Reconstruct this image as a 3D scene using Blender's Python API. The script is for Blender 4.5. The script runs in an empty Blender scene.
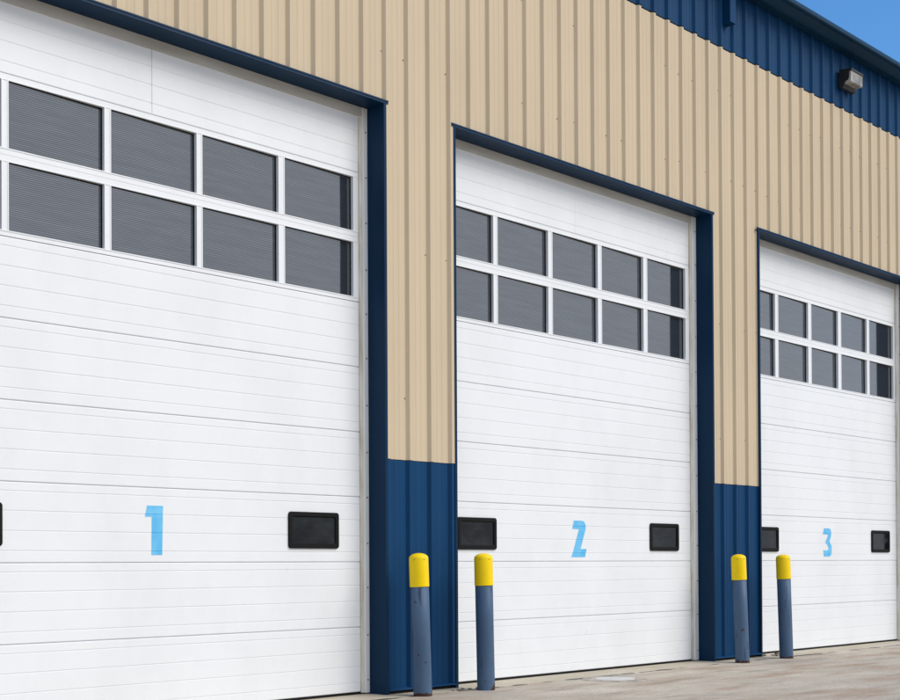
import bpy, bmesh, math, random
from mathutils import Vector, Matrix
random.seed(4)
S = bpy.context.scene
COL = S.collection

# ------------------------------------------------------------------ helpers
def link(name, bm, mat, parent=None, smooth=False, bevel=0):
    bmesh.ops.recalc_face_normals(bm, faces=bm.faces[:])
    me = bpy.data.meshes.new(name)
    bm.to_mesh(me); bm.free()
    o = bpy.data.objects.new(name, me)
    COL.objects.link(o)
    for m in (mat if isinstance(mat, (list, tuple)) else [mat]):
        me.materials.append(m)
    if smooth:
        for p in me.polygons: p.use_smooth = True
    if parent: o.parent = parent
    if bevel:
        b = o.modifiers.new('bevel', 'BEVEL'); b.width = bevel; b.segments = 2; b.limit_method = 'ANGLE'
    return o

def thing(name, label, cat, loc=(0, 0, 0), group=None):
    o = bpy.data.objects.new(name, None); COL.objects.link(o)
    o.location = loc; o['label'] = label; o['category'] = cat
    o.empty_display_size = .2
    if group: o['group'] = group
    return o

def box(bm, x0, x1, y0, y1, z0, z1, mi=0):
    v = [bm.verts.new(c) for c in ((x0,y0,z0),(x1,y0,z0),(x1,y1,z0),(x0,y1,z0),(x0,y0,z1),(x1,y0,z1),(x1,y1,z1),(x0,y1,z1))]
    for f in ((0,3,2,1),(4,5,6,7),(0,1,5,4),(1,2,6,5),(2,3,7,6),(3,0,4,7)):
        bm.faces.new([v[i] for i in f]).material_index = mi

def extrude_x(bm, prof, x0, x1, closed=True):
    """prof: list of (y, z); swept along X, ends capped when closed"""
    a = [bm.verts.new((x0, y, z)) for y, z in prof]
    b = [bm.verts.new((x1, y, z)) for y, z in prof]
    n = len(prof)
    for i in range(n if closed else n-1):
        j = (i+1) % n
        bm.faces.new((a[i], a[j], b[j], b[i]))
    if closed:
        bm.faces.new(a[::-1]); bm.faces.new(b)

def lathe(bm, prof, n=40, cap=True):
    rings = []
    for r, z in prof:
        rings.append([bm.verts.new((r*math.cos(2*math.pi*i/n), r*math.sin(2*math.pi*i/n), z)) for i in range(n)])
    for a, b in zip(rings, rings[1:]):
        for i in range(n):
            j = (i+1) % n
            bm.faces.new((a[i], a[j], b[j], b[i]))
    if cap:
        bm.faces.new(rings[0][::-1]); bm.faces.new(rings[-1])

# ------------------------------------------------------------------ materials
class NT:
    def __init__(s, name):
        s.m = bpy.data.materials.new(name); s.m.use_nodes = True
        s.t = s.m.node_tree; s.N = s.t.nodes; s.L = s.t.links
        s.b = s.N['Principled BSDF']
        s.tc = s.N.new('ShaderNodeTexCoord')
    def n(s, typ, **kw):
        x = s.N.new(typ)
        for k, v in kw.items(): setattr(x, k, v)
        return x
    def noise(s, scale=(1,1,1), sc=1, detail=4, rough=.55, src='Object'):
        mp = s.n('ShaderNodeMapping'); mp.inputs['Scale'].default_value = scale
        s.L.new(s.tc.outputs[src], mp.inputs['Vector'])
        nz = s.n('ShaderNodeTexNoise'); nz.inputs['Scale'].default_value = sc
        nz.inputs['Detail'].default_value = detail; nz.inputs['Roughness'].default_value = rough
        s.L.new(mp.outputs[0], nz.inputs['Vector'])
        return nz.outputs['Fac']
    def ramp(s, fac, stops):
        r = s.n('ShaderNodeValToRGB'); e = r.color_ramp.elements
        while len(e) < len(stops): e.new(.5)
        for k, (p, c) in zip(e, stops):
            k.position = p; k.color = (*c, 1) if isinstance(c, (tuple, list)) else (c, c, c, 1)
        s.L.new(fac, r.inputs[0]); return r.outputs[0]
    def mix(s, fac, a, b, mode='MIX'):
        x = s.n('ShaderNodeMix', data_type='RGBA', blend_type=mode)
        for sock, v in ((x.inputs[0], fac), (x.inputs[6], a), (x.inputs[7], b)):
            if isinstance(v, bpy.types.NodeSocket): s.L.new(v, sock)
            elif isinstance(v, (tuple, list)): sock.default_value = (*v, 1)
            else: sock.default_value = v
        return x.outputs[2]
    def math(s, op, a, b=None, clamp=False):
        x = s.n('ShaderNodeMath', operation=op, use_clamp=clamp)
        for i, v in enumerate((a, b)):
            if v is None: continue
            if isinstance(v, bpy.types.NodeSocket): s.L.new(v, x.inputs[i])
            else: x.inputs[i].default_value = v
        return x.outputs[0]
    def xyz(s):
        x = s.n('ShaderNodeSeparateXYZ'); s.L.new(s.tc.outputs['Object'], x.inputs[0]); return x.outputs
    def color(s, v):
        if isinstance(v, (tuple, list)): s.b.inputs['Base Color'].default_value = (*v, 1)
        else: s.L.new(v, s.b.inputs['Base Color'])
    def rough(s, v):
        if isinstance(v, bpy.types.NodeSocket): s.L.new(v, s.b.inputs['Roughness'])
        else: s.b.inputs['Roughness'].default_value = v
    def bump(s, h, strength=.2, dist=.01):
        b = s.n('ShaderNodeBump'); b.inputs['Strength'].default_value = strength; b.inputs['Distance'].default_value = dist
        s.L.new(h, b.inputs['Height']); s.L.new(b.outputs[0], s.b.inputs['Normal'])

def sc(c, k): return tuple(x*k for x in c)

def painted_sheet(name, c, rough=.45, var=.1, fade=None, spec=.10):
    t = NT(name)
    streak = t.noise((9, 9, .35), 1, 5)                 # weathering runs down the sheet
    blotch = t.noise((.5, .5, .5), 1, 4)
    col = t.mix(t.ramp(streak, [(.3, 0), (.7, 1)]), sc(c, 1-var), sc(c, 1+var))
    col = t.mix(t.ramp(blotch, [(.35, 0), (.7, 1)]), col, t.mix(.5, col, fade or sc(c, 1.12)))
    t.color(col)
    t.rough(t.ramp(blotch, [(.3, rough-.06), (.7, rough+.1)])); t.b.inputs['Specular IOR Level'].default_value = spec
    t.bump(t.noise((1.3, 1.3, .5), 1.2, 3), .25, .012)   # oil canning
    return t.m

M = {}
M['tan'] = painted_sheet('tan_sheet', (.565, .465, .325), .55, .05)
M['navy'] = painted_sheet('navy_sheet', (.0050, .043, .118), .45, .12, (.0085, .060, .152))
M['navy_trim'] = painted_sheet('navy_trim', (.0045, .027, .066), .42, .12)
M['gutter'] = painted_sheet('gutter_paint', (.010, .042, .082), .45, .12)

t = NT('dark_gap'); t.color((.012, .012, .014)); t.rough(.8); M['gap'] = t.m
t = NT('black_rubber'); t.color(t.mix(t.noise((6,6,6)), (.003,.003,.0035), (.008,.008,.008))); t.rough(.7); t.b.inputs['Specular IOR Level'].default_value = .2; M['rubber'] = t.m
t = NT('screw_head'); t.color((.10, .085, .07)); t.rough(.5); t.b.inputs['Metallic'].default_value = .3; M['screw'] = t.m

# white embossed door skin
t = NT('white_door')
g = t.noise((1.1, 30, 26), 1.6, 5)
dirt = t.noise((1.4, 1.4, .8), 1, 6, .65)
spot = t.noise((7, 7, 5), 1, 3)
c = t.mix(t.ramp(dirt, [(.42, 0), (.75, 1)]), (.80, .82, .83), (.745, .762, .77))
c = t.mix(t.ramp(spot, [(.70, 0), (.78, .35)]), c, (.66, .66, .64))
t.color(c); t.rough(.45); t.b.inputs['Specular IOR Level'].default_value = .3; t.bump(g, .10, .003); M['white'] = t.m
t = NT('white_frame'); t.color(t.mix(t.noise((4,4,4)), (.80,.81,.80), (.74,.745,.72))); t.rough(.4); M['white_frame'] = t.m
t = NT('door_stop_white'); t.color(t.mix(t.ramp(t.noise((20,20,1.2), 1, 5), [(.4,0),(.75,1)]), (.88,.88,.87), (.80,.79,.75))); t.rough(.45); M['stop'] = t.m
t = NT('old_seal'); t.color(t.mix(t.ramp(t.noise((20,20,2.5), 1, 5), [(.35,0),(.7,1)]), (.72,.68,.58), (.46,.40,.28))); t.rough(.7); M['seal'] = t.m
t = NT('header_band'); t.color(t.mix(t.ramp(t.noise((1.5,20,9), 1, 5), [(.35,0),(.7,1)]), (.58,.555,.49), (.46,.43,.37))); t.rough(.6); M['header'] = t.m

# fluted translucent glazing of the high window rows
t = NT('fluted_glazing')
z = t.xyz()[2]
fr = t.math('FRACT', t.math('MULTIPLY', z, 1/.0168))
wob = t.noise((2.2, 2.2, 30), 1, 3)
line = t.ramp(fr, [(.0, 0), (.30, 0), (.5, 1), (.7, 0), (1, 0)])
st = t.math('MULTIPLY', line, t.ramp(wob, [(.3, .45), (.7, 1)]))
c = t.mix(st, (.026, .031, .038), (.052, .058, .066))
t.color(c); t.rough(.06); t.b.inputs['IOR'].default_value = 2.3
t.L.new(t.math('ADD', t.math('MULTIPLY', st, .85), .42), t.b.inputs['Specular IOR Level'])
t.bump(t.noise((1.6, 1, 2.2), 1, 2), .02, .02)
M['flute'] = t.m

t = NT('vision_glass')
sm = t.noise((2.0, 1, 4.5), 1.6, 5, .6)
t.color(t.mix(t.ramp(sm, [(.42, 0), (.66, 1)]), (.005, .006, .007), (.022, .026, .028)))  # paler marks put soft reflections into the glass colour
t.rough(t.ramp(sm, [(.4, .06), (.65, .25)])); t.b.inputs['IOR'].default_value = 1.3
M['vision'] = t.m

def sprayed_blue():
    t = NT('number_blue')
    t.color(t.mix(t.ramp(t.noise((9,9,9), 1, 5), [(.4,0),(.75,1)]), (.10,.46,.78), (.20,.58,.85))); t.rough(.5)
    return t.m
M['number'] = sprayed_blue()

# bollard paint with rust at the foot, chips and scratches
def bollard_paint(name, seed, rust_side):
    t = NT(name)
    o = t.xyz()
    mp = t.n('ShaderNodeMapping'); mp.inputs['Location'].default_value = (seed*3.1, seed*1.7, seed)
    t.L.new(t.tc.outputs['Object'], mp.inputs['Vector'])
    def nz(scale, s_, d=4):
        m2 = t.n('ShaderNodeMapping'); m2.inputs['Scale'].default_value = scale
        t.L.new(mp.outputs[0], m2.inputs['Vector'])
        n_ = t.n('ShaderNodeTexNoise'); n_.inputs['Scale'].default_value = s_; n_.inputs['Detail'].default_value = d
        t.L.new(m2.outputs[0], n_.inputs['Vector']); return n_.outputs['Fac']
    fade = nz((1,1,.4), 3)
    c = t.mix(t.ramp(fade, [(.35,0),(.7,1)]), (.052,.098,.170), (.074,.128,.212))
    c = t.mix(t.ramp(nz((5,5,.25), 3), [(.55,0),(.8,.5)]), c, (.13,.18,.25))
    scr = nz((14,14,1.6), 2, 6)
    c = t.mix(t.ramp(scr, [(.63,0),(.67,.75)]), c, (.024,.036,.06))
    chip = nz((1,1,1), 17, 2)
    c = t.mix(t.ramp(chip, [(.71,0),(.725,1)]), c, (.045,.022,.014))
    edge = t.math('ADD', t.math('MULTIPLY', nz((1,1,1), 24, 5), .065), t.math('MULTIPLY', o[0], rust_side))
    low = t.math('LESS_THAN', o[2], edge)
    c = t.mix(low, c, t.mix(nz((1,1,1), 40), (.022,.010,.007), (.075,.03,.016)))
    t.color(c); t.rough(.5); t.b.inputs['Specular IOR Level'].default_value = .25; t.bump(nz((1,1,1), 30), .12, .004)
    return t.m
t = NT('yellow_sleeve')
t.color(t.mix(t.ramp(t.noise((8,8,4), 1, 5), [(.45,0),(.8,1)]), (.96,.68,.001), (.90,.60,.003))); t.rough(.4); t.b.inputs['Specular IOR Level'].default_value = .25; M['yellow'] = t.m

t = NT('lamp_bronze'); t.color(t.mix(t.noise((15,15,15)), (.012,.012,.011), (.03,.029,.026))); t.rough(.45); M['bronze'] = t.m
t = NT('lamp_lens')
o = t.xyz()
fl = t.math('SINE', t.math('MULTIPLY', o[0], 2*math.pi/.019))
c = t.mix(t.ramp(t.noise((7,7,3), 1, 4), [(.35,0),(.7,1)]), (.50,.48,.43), (.16,.155,.14))
t.color(c); t.rough(.22); t.bump(fl, .5, .006); M['lens'] = t.m

# concrete apron
t = NT('concrete_ground')
o = t.xyz()
big = t.noise((.35,.5,1), 1, 5, .6)
mid = t.noise((.8,1.5,1), 1.3, 9, .66)
fine = t.noise((1,1,1), 30, 5, .75)
c = t.mix(t.ramp(mid, [(.30,0),(.66,1)]), (.45,.385,.29), (.69,.62,.505))
c = t.mix(t.ramp(big, [(.42,0),(.7,.55)]), c, (.46,.385,.30))
st = t.noise((.42,1.5,1), 1.5, 8, .66)
c = t.mix(t.ramp(st, [(.50,0),(.64,.72)]), c, (.42,.265,.165))         # reddish mud stains
gz = t.noise((.5,2.2,1), 1.4, 8, .68)
c = t.mix(t.ramp(gz, [(.54,0),(.68,.6)]), c, (.25,.215,.175))
c = t.mix(t.ramp(fine, [(.36,.45),(.60,0)]), c, (.21,.185,.15))
# paler, yellower threshold slab between the doors and the chipped slab joint
jy = t.math('ADD', o[1], t.math('MULTIPLY', t.math('SUBTRACT', t.noise((1.2,1.2,1), 1, 6, .7), .5), .13))
thr = t.math('GREATER_THAN', jy, -.28)
c = t.mix(t.math('MULTIPLY', thr, .5), c, t.mix(t.ramp(mid, [(.3,0),(.7,1)]), (.44,.385,.27), (.58,.53,.40)))
cw = t.math('MULTIPLY', t.ramp(t.noise((2.6,1.0,1), 1, 5), [(.42,0),(.55,1)]), .050)
crack = t.math('LESS_THAN', t.math('ABSOLUTE', t.math('ADD', jy, .28)), cw)
c = t.mix(t.math('MULTIPLY', crack, .9), c, (.040,.034,.026))
pit = t.noise((1,1,1), 9, 3)
c = t.mix(t.ramp(pit, [(.72,0),(.76,.7)]), c, (.07,.062,.05))
t.color(c); t.rough(.85)
h = t.math('ADD', t.math('MULTIPLY', mid, .6), t.math('MULTIPLY', fine, .35))
h = t.math('SUBTRACT', h, t.math('MULTIPLY', crack, .8))
t.bump(h, .45, .02)
M['ground'] = t.m
t = NT('pale_concrete')
t.color(t.mix(t.ramp(t.noise((4,4,4), 1, 6), [(.35,0),(.7,1)]), (.56,.545,.50), (.66,.65,.61))); t.rough(.8); M['pale'] = t.m
t = NT('cover_rim'); t.color(t.mix(t.ramp(t.noise((6,6,6), 1, 5), [(.4,0),(.65,1)]), (.30,.265,.215), (.56,.50,.41))); t.rough(.8); M['rim'] = t.m
t = NT('dirt_clods')
t.color(t.mix(t.ramp(t.noise((1,1,1), 22, 5), [(.40,0),(.62,1)]), (.055,.042,.028), (.36,.33,.27))); t.rough(.9); M['dirt'] = t.m
t = NT('rear_sheet'); t.color((.42,.35,.26)); t.rough(.6); M['rear'] = t.m

# ------------------------------------------------------------------ ground
bm = bmesh.new()
n = 24
bmesh.ops.create_grid(bm, x_segments=n, y_segments=n, size=300)
g = link('ground', bm, M['ground']); g['kind'] = 'structure'

# ------------------------------------------------------------------ building
B = thing('garage_building', 'tan and navy corrugated metal garage with three numbered white overhead doors', 'building', (9, 0, 0))
def part(name, bm, mat, parent=None, **k):
    o = link(name, bm, mat, None, **k)
    o.parent = parent or B
    o.matrix_parent_inverse = Matrix.Identity(4)
    if parent is None: o.location = (-9, 0, 0)
    return o

XA, XB = -5.0, 31.0            # building front ends
PIT, X0 = .30592, 13.262       # corrugation pitch and phase
PAN = .035
DOORS = [dict(fl=4.05, fr=8.968, pl=4.11, pr=8.874), dict(fl=9.999, fr=14.861, pl=10.03, pr=14.737), dict(fl=16.06, fr=20.86, pl=16.09, pr=20.744)]
ZL = 5.905                     # top of the door openings
ZP, ZU = 2.342, 8.150          # tan/navy boundaries

RIB = [(0, 0), (.026, 1), (.066, 1), (.092, 0), (.135, 0), (.147, .10), (.163, .10), (.175, 0), (.210, 0), (.222, .10), (.238, .10), (.250, 0)]
def rib_points(x0, x1, off=0.0):
    pts = []
    k = math.floor((x0-X0)/PIT) - 1
    while X0 + k*PIT < x1 + PIT:
        for dx, d in RIB: pts.append((X0 + k*PIT + dx, PAN - d*PAN + off))
        k += 1
    out = []
    for (xa, ya), (xb, yb) in zip(pts, pts[1:]):
        if xb <= x0 or xa >= x1: continue
        for xc in (x0, x1):
            pass
        if xa < x0:
            ya = ya + (yb-ya)*(x0-xa)/(xb-xa); xa = x0
        if not out: out.append((xa, ya))
        if xb > x1:
            yb = ya + (yb-ya)*(x1-xa)/(xb-xa); xb = x1
        out.append((xb, yb))
    return out
def sheet(bm, x0, x1, z0, z1, off=0.0, steps=1, thick=.003):
    pts = rib_points(x0, x1, off)
    rows = []
    for zz in (z0, z1):
        rows.append([bm.verts.new((x, y, zz)) for x, y in pts])
    back = [[bm.verts.new((x, y+thick, zz)) for x, y in pts] for zz in (z0, z1)]
    for i in range(len(pts)-1):
        bm.faces.new((rows[0][i], rows[0][i+1], rows[1][i+1], rows[1][i]))
        bm.faces.new((back[0][i+1], back[0][i], back[1][i], back[1][i+1]))
        for q in (0, 1):
            bm.faces.new((rows[q][i], back[q][i], back[q][i+1], rows[q][i+1]))

LIP = .034
cols = [(XA, DOORS[0]['fl']-LIP), (DOORS[0]['fr']+LIP, DOORS[1]['fl']-LIP), (DOORS[1]['fr']+LIP, DOORS[2]['fl']-LIP), (DOORS[2]['fr']+LIP, XB)]
bm = bmesh.new()
sheet(bm, XA, XB, ZL+.003, ZU)
for a, b in cols: sheet(bm, a+.001, b-.001, ZP, ZL+.003)
clad = part('wall_cladding', bm, M['tan'])
clad['label'] = 'tan corrugated wall sheeting'
bm = bmesh.new(); sheet(bm, XA, XB, ZU+.016, 9.09, -.002)
up = part('upper_cladding', bm, M['navy']); up['label'] = 'navy corrugated band under the eave'
bm = bmesh.new(); sheet(bm, XA, XB, ZU-.02, ZU+.05, .006)
part('joint_closure', bm, M['gap'])
for a, b in cols:
    bm = bmesh.new(); sheet(bm, a+.001, b-.001, .056, ZP-.004, .005)
    q = part('base_cladding', bm, M['navy']); q['label'] = 'navy corrugated sheeting at the foot of the wall'
    bm = bmesh.new(); box(bm, a+.02, b-.02, .052, .5, -.05, .07)
    part('foundation', bm, M['gap'])
    bm = bmesh.new()                       # bent drip flashing along the foot
    extrude_x(bm, [(.045,.064), (.002,.050), (-.010,.037), (-.008,.033), (.006,.044), (.050,.054)], a+.004, b-.004)
    part('base_flashing', bm, M['navy'])

# screws beside the ribs, in rows at the girts
bm = bmesh.new()
def screw(bm, x, y, z, r=.0085):
    m = Matrix.Translation((x, y-.003, z)) @ Matrix.Rotation(math.radians(90), 4, 'X')
    bmesh.ops.create_cone(bm, cap_ends=True, segments=7, radius1=r, radius2=r*.6, depth=.008, matrix=m)
k = math.floor((XA-X0)/PIT)+1
while X0+k*PIT < XB-.3:
    x = X0+k*PIT-.012
    for zz, off in ((6.40, 0), (7.55, 0), (8.32, -.002), (4.45, 0), (2.95, 0)):
        if zz < ZL and not any(a < x < b for a, b in cols): continue
        if random.random() < .55: screw(bm, x, PAN+off, zz+random.uniform(-.02, .02), random.uniform(.005,.008))
    k += 1
sh = part('sheet_screws', bm, M['screw']); sh['kind'] = 'stuff'

# door opening trims
for D in DOORS:
    fl, fr = D['fl'], D['fr']
    bm = bmesh.new()                                   # head flashing: lip, soffit
    extrude_x(bm, [(-.006, ZL), (-.010, ZL-.014), (-.004, ZL-.020), (-.006, ZL-.037), (.33, ZL-.037), (.33, ZL-.031), (.004, ZL-.031), (.004, ZL+.004)], fl-LIP-.028, fr+LIP+.026)
    part('head_trim', bm, M['navy_trim'])
    for x, s in ((fl, -1), (fr, 1)):
        bm = bmesh.new()
        xs = sorted((x, x+s*LIP))
        box(bm, xs[0], xs[1], -.003, .36, .0, ZL-.0385)
        part('jamb_trim', bm, M['navy_trim'])

# eave gutter, roof and the closed rest of the shell
bm = bmesh.new()
extrude_x(bm, [(.03, 9.0), (-.13, 8.972), (-.155, 8.976), (-.275, 9.018), (-.270, 9.026), (-.318, 9.031), (-.326, 9.045), (-.322, 9.095), (-.300, 9.105), (.03, 9.16)], XA-.25, XB+.25)
part('gutter', bm, M['gutter'])
bm = bmesh.new()
extrude_x(bm, [(-.285, 9.109), (-.285, 9.125), (16.0, 10.35), (16.0, 10.25), (.03, 9.165)], XA-.24, XB+.24)
part('roof', bm, M['gutter'])
bm = bmesh.new()
box(bm, XA, XA+.1, .04, 16, 0, 9.04); part('side_wall', bm, M['rear'])
bm = bmesh.new()
box(bm, XB-.1, XB, .04, 16, 0, 9.04); part('side_wall', bm, M['rear'])
bm = bmesh.new()
box(bm, XA+.1, XB-.1, 15.9, 16, 0, 10.2); part('rear_wall', bm, M['rear'])
bm = bmesh.new()
box(bm, XA+.1, XB-.1, .42, .5, ZL-.2, 9.0)
for a, b in cols: box(bm, a-.03, b+.03, .42, .5, 0, ZL-.2)
part('inner_lining', bm, M['gap'])

# downspout stub under the gutter
bm = bmesh.new()
prof = [(15.185, .028), (15.185, -.105), (15.325, -.105), (15.325, .028)]
zt, zb = 8.985, 8.475
for (x0, x1, y0, y1, z0, z1) in ((15.185, 15.191, -.099, .028, zb, zt), (15.319, 15.325, -.099, .028, zb, zt), (15.185, 15.325, -.105, -.0995, zb, zt), (15.1912, 15.3188, .022, .028, zb, zt), (15.1912, 15.3188, -.099, .0218, zb+.004, zb+.02)):
    box(bm, x0, x1, y0, y1, z0, z1)
part('downspout', bm, M['navy'], bevel=.002)

# ------------------------------------------------------------------ overhead doors
P = .2745
ZJ = [.022] + [.668 + .6495*i for i in range(9)]      # section joints
GRO = (.095, .255, .415, .574)
def section_profile(k):
    z0, z1 = ZJ[k], ZJ[k+1]
    b = z1-.6495
    pr = [(P+.014, z0), (P+.014, z0+.0025), (P+.002, z0+.004), (P, z0+.009)]
    for g_ in GRO:
        zc = b+g_
        pr += [(P, zc-.0045), (P+.0034, zc-.0035), (P+.0034, zc+.0005), (P, zc+.0080)]
    pr += [(P, z1-.010), (P+.002, z1-.0045), (P+.014, z1-.0025), (P+.014, z1)]
    return pr
def door_y(z):
    for k in range(9):
        if ZJ[k] <= z <= ZJ[k+1]:
            pr = section_profile(k)
            for (ya, za), (yb, zb_) in zip(pr, pr[1:]):
                if za <= z <= zb_ and zb_ > za: return ya+(yb-ya)*(z-za)/(zb_-za)
    return P

PANES = [[(4.20, 5.064), (5.125, 5.990), (6.054, 6.925), (6.988, 7.855), (7.930, 8.800)],
         [(10.09, 10.882), (10.954, 11.832), (11.912, 12.771), (12.850, 13.709), (13.795, 14.646)],
         [(16.15, 16.927), (17.019, 17.880), (17.979, 18.802), (18.904, 19.750), (19.839, 20.676)]]
ROWS = [(3.963, 4.509), (4.620, 5.160)]
VIS = [[(4.432, 5.059), (7.956, 8.583)], [(10.274, 10.901), (13.813, 14.447)], [(16.343, 16.970), (19.849, 20.480)]]
NUM = [[(6.400,1.811),(6.561,1.811),(6.551,1.383),(6.442,1.382),(6.446,1.715),(6.376,1.713)],
       [(12.282,1.800),(12.431,1.802),(12.460,1.797),(12.487,1.782),(12.505,1.759),(12.511,1.730),(12.505,1.695),(12.467,1.610),(12.408,1.464),(12.523,1.465),(12.492,1.368),(12.230,1.367),(12.271,1.440),(12.378,1.700),(12.254,1.702)],
       [(18.320,1.807),(18.475,1.808),(18.515,1.797),(18.537,1.770),(18.546,1.728),(18.529,1.673),(18.488,1.606),(18.549,1.548),(18.562,1.500),(18.558,1.440),(18.530,1.395),(18.469,1.379),(18.314,1.379),(18.293,1.473),(18.426,1.475),(18.450,1.490),(18.455,1.504),(18.442,1.531),(18.357,1.598),(18.429,1.678),(18.440,1.700),(18.430,1.713),(18.286,1.714)]]

def rounded_rect(x0, x1, z0, z1, r, n=5):
    out = []
    for cx, cz, a0 in ((x1-r, z1-r, 0), (x0+r, z1-r, 90), (x0+r, z0+r, 180), (x1-r, z0+r, 270)):
        for i in range(n+1):
            a = math.radians(a0 + 90*i/n)
            out.append((cx+r*math.cos(a), cz+r*math.sin(a)))
    return out

for di, D in enumerate(DOORS):
    pl, pr_ = D['pl'], D['pr']
    bm = bmesh.new()
    prof = []
    for k in range(6): prof += section_profile(k)[(1 if k else 0):]
    prof = prof + [(P+.06, prof[-1][1]), (P+.06, prof[0][1])]
    extrude_x(bm, prof, pl, pr_)
    top = section_profile(8)
    extrude_x(bm, top + [(P+.06, top[-1][1]), (P+.06, top[0][1])], pl, pr_)
    # upper two sections: aluminium sash of rails and mullions
    def rail(z0, z1, y=P): box(bm, pl, pr_, y, P+.095, z0, z1)
    rail(ZJ[6]+.003, ROWS[0][0]-.010); rail(ROWS[0][0]-.0095, ROWS[0][0], P-.004)
    rail(ROWS[0][1], ROWS[0][1]+.010, P-.004)
    rail(ROWS[0][1]+.0105, ZJ[7]-.001); rail(ZJ[7]+.001, ROWS[1][0]-.0105)
    rail(ROWS[1][0]-.010, ROWS[1][0], P-.004)
    rail(ROWS[1][1], ROWS[1][1]+.010, P-.004); rail(ROWS[1][1]+.0105, ZJ[8]-.003)
    ps = PANES[di]
    edges = [pl] + [x for p in ps for x in p] + [pr_]
    for r0, r1 in ROWS:
        for i in range(0, len(edges), 2):
            a, b = edges[i], edges[i+1]
            box(bm, a, b, P-.001, P+.095, r0+.0002, r1-.0002)
            w = .010
            if i > 0: box(bm, a-.0002, a+w, P-.0045, P-.0012, r0+.0004, r1-.0004)
            if i < len(edges)-2: box(bm, b-w, b+.0002, P-.0045, P-.0012, r0+.0004, r1-.0004)
    dr = part('overhead_door', bm, M['white'])
    dr['label'] = ['white sectional overhead door numbered 1', 'white sectional overhead door numbered 2', 'white sectional overhead door numbered 3'][di]
    # glazing
    for r0, r1 in ROWS:
        for a, b in ps:
            bm = bmesh.new(); box(bm, a+.001, b-.001, P+.0, P+.006, r0+.001, r1-.001)
            ta = .030 + random.uniform(-.003, .003); tb = random.uniform(-.004, .004)   # sheets sit a little askew in their sash
            lean = lambda v: .015 + (v.co.x-a)*ta + (v.co.z-r0)*tb
            for v in bm.verts: v.co.y += lean(v)
            part('window_pane', bm, M['flute'], dr)
            bm = bmesh.new()       # black gasket round the pane
            for x0, x1, z0, z1 in ((a+.0005, a+.005, r0+.0005, r1-.0005), (b-.005, b-.0005, r0+.0005, r1-.0005), (a+.0052, b-.0052, r0+.0005, r0+.005), (a+.0052, b-.0052, r1-.006, r1-.0005)):
                box(bm, x0, x1, P-.009, P-.0006, z0, z1)
            for v in bm.verts: v.co.y += lean(v)
            part('pane_gasket', bm, M['rubber'], dr)
    # small vision windows
    for a, b in VIS[di]:
        z0, z1 = 1.449, 1.799
        bm = bmesh.new()
        loops = []
        for ins, y in ((0, P+.001), (0, P-.016), (.006, P-.021), (.040, P-.021), (.048, P-.012), (.050, P-.004)):
            loops.append([bm.verts.new((x, y, z)) for x, z in rounded_rect(a+ins, b-ins, z0+ins, z1-ins, max(.03-ins*.4, .008))])
        for q0, q1 in zip(loops, loops[1:]):
            for i in range(len(q0)):
                j = (i+1) % len(q0); bm.faces.new((q0[i], q0[j], q1[j], q1[i]))
        part('vision_window', bm, M['rubber'], dr)
        bm = bmesh.new(); box(bm, a+.046, b-.046, P-.006, P-.0015, z0+.046, z1-.046)
        part('vision_glass', bm, M['vision'], dr)
    # sprayed number, following the embossed grooves
    bm = bmesh.new()
    f = bm.faces.new([bm.verts.new((x, 0, z)) for x, z in NUM[di]])
    for _y, zc in section_profile(2):
        bmesh.ops.bisect_plane(bm, geom=bm.verts[:]+bm.edges[:]+bm.faces[:], dist=1e-5, plane_co=(0, 0, zc), plane_no=(0, 0, 1))
    for v in bm.verts: v.co.y = door_y(v.co.z) - .0018
    bm.normal_update()
    ext = bmesh.ops.extrude_face_region(bm, geom=bm.faces[:])
    for v in [e for e in ext['geom'] if isinstance(e, bmesh.types.BMVert)]: v.co.y += .0014
    part('painted_number', bm, M['number'], dr)
    # bottom seal
    bm = bmesh.new(); box(bm, pl, pr_, P-.004, P+.05, .0005, .0205); part('bottom_seal', bm, M['rubber'], dr)
    # joint strip of the top panel
    if di < 2:
        xm = (6.463, 12.343)[di]
        bm = bmesh.new()
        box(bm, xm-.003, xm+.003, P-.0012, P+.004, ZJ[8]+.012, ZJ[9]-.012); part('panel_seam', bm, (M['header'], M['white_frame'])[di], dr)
    # fixed stops, seals and header of the opening
    fl, fr = D['fl'], D['fr']
    for (x0, x1, xs0, xs1) in ((pr_+.028, fr-.001, pr_-.004, pr_+.0275), (fl+.001, pl+.0, pl-.0, pl+.020)):
        bm = bmesh.new()
        box(bm, x0, x1, .240, .36, .012, ZL-.039)
        box(bm, x0+.001, x0+.010, .232, .2398, .012, ZL-.039)
        st_ = part('door_stop', bm, M['stop'], bevel=.002)
        if xs1 - xs0 > .025:
            bm = bmesh.new(); box(bm, xs0, xs1, .256, .2735, .014, ZL-.039); part('side_seal', bm, M['seal'])
            zz = .14
            while zz < 5.8:
                bm = bmesh.new()
                m = Matrix.Translation((fr-.026, .238, zz)) @ Matrix.Rotation(math.radians(90), 4, 'X')
                bmesh.ops.create_cone(bm, cap_ends=True, segments=8, radius1=.009, radius2=.006, depth=.008, matrix=m)
                zz += .46 + random.uniform(-.02, .02)
                part('screw', bm, M['screw'], st_)
    bm = bmesh.new(); box(bm, fl+.002, pr_+.026, .247, .2730, 5.782, ZL-.0385)  # tan-grey band across the head of the opening
    part('header_band', bm, M['header'])

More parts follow.
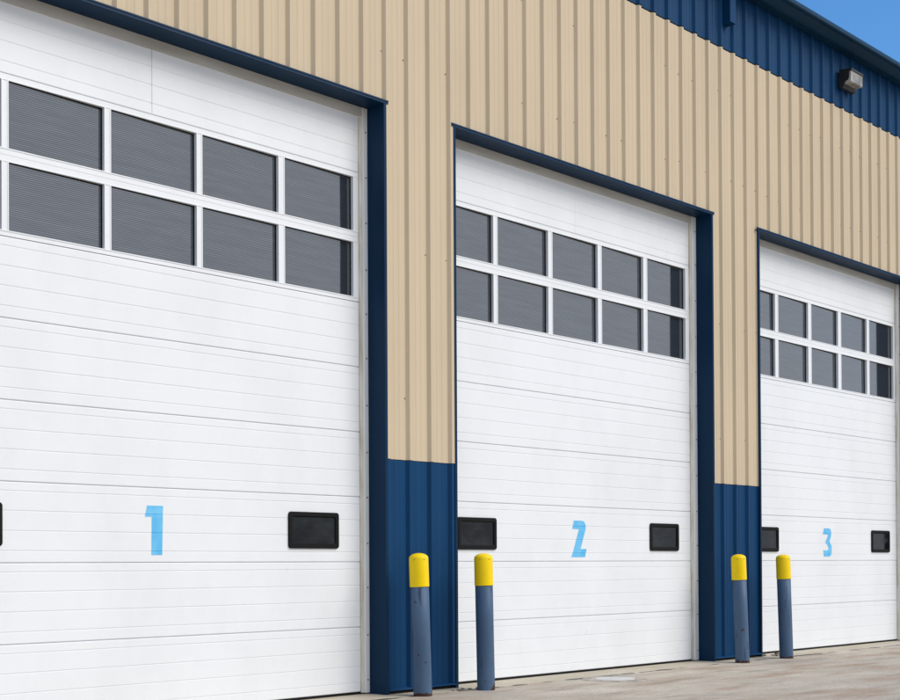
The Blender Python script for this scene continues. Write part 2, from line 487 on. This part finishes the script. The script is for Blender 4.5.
# ------------------------------------------------------------------ wall light
W = thing('wall_light', 'dark boxy wall light with a clear fluted lens on the navy band under the eave', 'light', (18.36, .03, 8.43))
def wpart(name, bm, mat, **k):
    o = link(name, bm, mat, None, **k); o.parent = W; o.location = (-18.36, -.03, -8.43); return o
bm = bmesh.new()
lx0, lx1 = 18.372, 18.755
extrude_x(bm, [(-.002, 8.425), (-.060, 8.425), (-.085, 8.455), (-.085, 8.640), (-.205, 8.652), (-.208, 8.680), (-.190, 8.690), (-.002, 8.705)], lx0, lx1)
for xa, xb in ((lx0-.001, lx0+.006), (lx1-.006, lx1+.001)):
    extrude_x(bm, [(-.080, 8.470), (-.120, 8.515), (-.150, 8.520), (-.165, 8.560), (-.170, 8.650), (-.080, 8.645)], xa, xb)
wpart('housing', bm, M['bronze'], bevel=.004)
bm = bmesh.new()
extrude_x(bm, [(-.082, 8.478), (-.180, 8.484), (-.192, 8.494), (-.196, 8.648), (-.082, 8.638)], lx0+.008, lx1-.008)
wpart('lens', bm, M['lens'], bevel=.004)
bm = bmesh.new()
box(bm, lx0+.02, lx1-.02, -.002, .0285, 8.46, 8.67)
wpart('back_plate', bm, M['bronze'])

# ------------------------------------------------------------------ bollards
def build_bollard(paint):
    b = thing('bollard', '', 'bollard', group='blue bollards with yellow tops beside the doors')
    bm = bmesh.new(); lathe(bm, [(.0915, -.02), (.0915, .0), (.0915, .35), (.0915, .7), (.0915, 1.15)], 48)
    link('post', bm, paint, b, smooth=True)
    bm = bmesh.new()
    pf = [(.0918, 1.071), (.0955, 1.071), (.0960, 1.075), (.0955, 1.34), (.0950, 1.352)]
    for i in range(1, 9):
        a = math.radians(i*90/8.6)
        pf.append((.095*math.cos(a), 1.352+.050*math.sin(a)))
    lathe(bm, pf, 48)
    sl = link('sleeve', bm, M['yellow'], b, smooth=True)
    for i in range(6):
        bm = bmesh.new()
        a = math.radians(i*60+20)
        m = Matrix.Rotation(a, 4, 'Z') @ Matrix.Translation((.0958, 0, 1.338)) @ Matrix.Rotation(math.radians(90), 4, 'Y')
        bmesh.ops.create_cone(bm, cap_ends=True, segments=8, radius1=.006, radius2=.005, depth=.004, matrix=m)
        link('screw', bm, M['screw'], sl)
    return b
proto = build_bollard(bollard_paint('bollard_blue', 1, 0))
def copy_tree(o, parent=None):
    c = o.copy(); COL.objects.link(c); c.parent = parent
    for ch in list(o.children): copy_tree(ch, c)
    return c
BOL = [((9.155, -.323), (-.036, .016), 'bollard standing in front of the navy pillar between doors 1 and 2', 0, 0),
       ((10.014, -.379), (-.026, .006), 'bollard with rust flaking at its foot, before the near edge of door 2', 2, .85),
       ((14.918, -.384), (-.043, .024), 'bollard standing in front of the navy pillar between doors 2 and 3', 5, 0),
       ((15.993, -.406), (-.039, .020), 'bollard standing in front of the near edge of door 3', 8, .08)]
for i, (xy, tilt, lab, seed, rs) in enumerate(BOL):
    b = proto if i == 0 else copy_tree(proto)
    b.location = (xy[0], xy[1], 0)
    b.rotation_euler = (math.atan2(-tilt[1], 1.4), math.atan2(tilt[0], 1.4), 0)
    b['label'] = 'blue steel ' + lab
    if i:
        post = [c for c in b.children if c.name.startswith('post')][0]
        post.data = post.data.copy()
        post.data.materials[0] = bollard_paint('bollard_blue', seed, rs)

# ------------------------------------------------------------------ cover plate and clods
cv = thing('cover_plate', 'round pale cover set flat in the concrete in front of door 2', 'cover', (11.86, -.63, 0))
bm = bmesh.new(); lathe(bm, [(.225, .001), (.225, .008), (.212, .011), (.02, .013)], 48)
link('lid', bm, M['pale'], cv, smooth=False)
bm = bmesh.new()
n = 56
rr = []
for r_, z_ in ((.229, .001), (.229, .006), (.242, .009), (.352, .009), (.368, .004), (.372, .001)):
    rr.append([bm.verts.new((r_*math.cos(2*math.pi*i/n), r_*math.sin(2*math.pi*i/n), z_)) for i in range(n)])
for a, b in zip(rr, rr[1:]):
    for i in range(n): j = (i+1) % n; bm.faces.new((a[i], a[j], b[j], b[i]))
link('rim', bm, M['rim'], cv)

def clods(label, cx, cy, spread, count, smax):
    bm = bmesh.new()
    for i in range(count):
        s = random.uniform(.25, 1)**1.5*smax
        x, y = random.gauss(0, spread[0]), random.gauss(0, spread[1])
        m = Matrix.Translation((x, y, s*.25)) @ Matrix.Diagonal((s*random.uniform(.8,1.6), s*random.uniform(.7,1.2), s*random.uniform(.4,.8), 1)) @ Matrix.Rotation(random.uniform(0,3), 4, 'Z')
        r = bmesh.ops.create_icosphere(bm, subdivisions=2, radius=1, matrix=m)
        for v in r['verts']: v.co += Vector((random.uniform(-1,1), random.uniform(-1,1), random.uniform(-1,1)))*s*.16
    o = link('dirt_clods', bm, M['dirt']); o.location = (cx, cy, 0)
    o['label'] = label; o['category'] = 'dirt'; o['kind'] = 'stuff'
clods('crumbled dirt heaped between the last bollard and door 3', 16.45, -.02, (.13, .05), 26, .045)
clods('dark crumbs of dirt between the second bollard and the navy pillar', 9.86, -.20, (.10, .04), 16, .028)

# ------------------------------------------------------------------ camera
cam = bpy.data.cameras.new('camera'); co = bpy.data.objects.new('camera', cam); COL.objects.link(co)
r = Vector((.69453475, -.71943917, -.00536286)); u = Vector((-.00224939, -.00962539, .99995114))
k = -(r.cross(u)).normalized()
R = Matrix((r, u, -k)).transposed()
co.matrix_world = Matrix.Translation((0, -9.5402, 1.2828)) @ R.to_4x4()
cam.sensor_width = 36; cam.sensor_fit = 'HORIZONTAL'
cam.lens = 1321.33/900*36; cam.shift_y = (553.83-350)/900
cam.clip_start = .05; cam.clip_end = 2000
S.camera = co

# ------------------------------------------------------------------ light
el, az = math.radians(44), math.radians(152)       # azimuth clockwise from +Y: sun stands off to the front right
w = bpy.data.worlds.new('World'); S.world = w; w.use_nodes = True
sky = w.node_tree.nodes.new('ShaderNodeTexSky'); sky.sky_type = 'NISHITA'; sky.sun_disc = False
sky.sun_elevation = el; sky.sun_rotation = az; sky.air_density = 1.0; sky.dust_density = 0; sky.ozone_density = 4
bg = w.node_tree.nodes['Background']; bg.inputs['Strength'].default_value = .125
hs = w.node_tree.nodes.new('ShaderNodeHueSaturation'); hs.inputs['Saturation'].default_value = 1.22; hs.inputs['Value'].default_value = 1.3
w.node_tree.links.new(sky.outputs[0], hs.inputs['Color']); 
# unseen overcast bank added behind the camera to brighten panes and fill; clear blue over the building
wn, wl = w.node_tree.nodes, w.node_tree.links
tc = wn.new('ShaderNodeTexCoord'); sx = wn.new('ShaderNodeSeparateXYZ'); wl.new(tc.outputs['Generated'], sx.inputs[0])
nz = wn.new('ShaderNodeTexNoise'); nz.inputs['Scale'].default_value = 2.2; nz.inputs['Detail'].default_value = 6
mp = wn.new('ShaderNodeMapping'); mp.inputs['Scale'].default_value = (1, 1, 2.6); wl.new(tc.outputs['Generated'], mp.inputs[0]); wl.new(mp.outputs[0], nz.inputs['Vector'])
def wm(op, a, b):
    x = wn.new('ShaderNodeMath'); x.operation = op
    for i, v in enumerate((a, b)):
        if isinstance(v, bpy.types.NodeSocket): wl.new(v, x.inputs[i])
        else: x.inputs[i].default_value = v
    return x.outputs[0]
d = wm('SUBTRACT', wm('MULTIPLY', sx.outputs[1], -1.0), wm('MULTIPLY', sx.outputs[2], .55))
d = wm('ADD', d, wm('MULTIPLY', wm('SUBTRACT', nz.outputs['Fac'], .5), .45))
mr = wn.new('ShaderNodeMapRange'); mr.interpolation_type = 'SMOOTHSTEP'; wl.new(d, mr.inputs['Value'])
mr.inputs['From Min'].default_value = -.05; mr.inputs['From Max'].default_value = .40
mx = wn.new('ShaderNodeMix'); mx.data_type = 'RGBA'
wl.new(mr.outputs[0], mx.inputs[0]); wl.new(hs.outputs[0], mx.inputs[6]); mx.inputs[7].default_value = (6.1, 6.6, 7.5, 1)
wl.new(mx.outputs[2], bg.inputs['Color'])
sd = bpy.data.lights.new('sun', 'SUN'); sd.energy = 2.4; sd.angle = math.radians(40); sd.color = (1, .93, .83)
so = bpy.data.objects.new('sun', sd); COL.objects.link(so)
dv = Vector((math.sin(az)*math.cos(el), math.cos(az)*math.cos(el), math.sin(el)))
so.rotation_euler = dv.to_track_quat('Z', 'Y').to_euler(); so.location = dv*40

S.view_settings.view_transform = 'Standard'; S.view_settings.look = 'None'
S.view_settings.exposure = .12; S.view_settings.gamma = 1
S.view_settings.use_curve_mapping = False
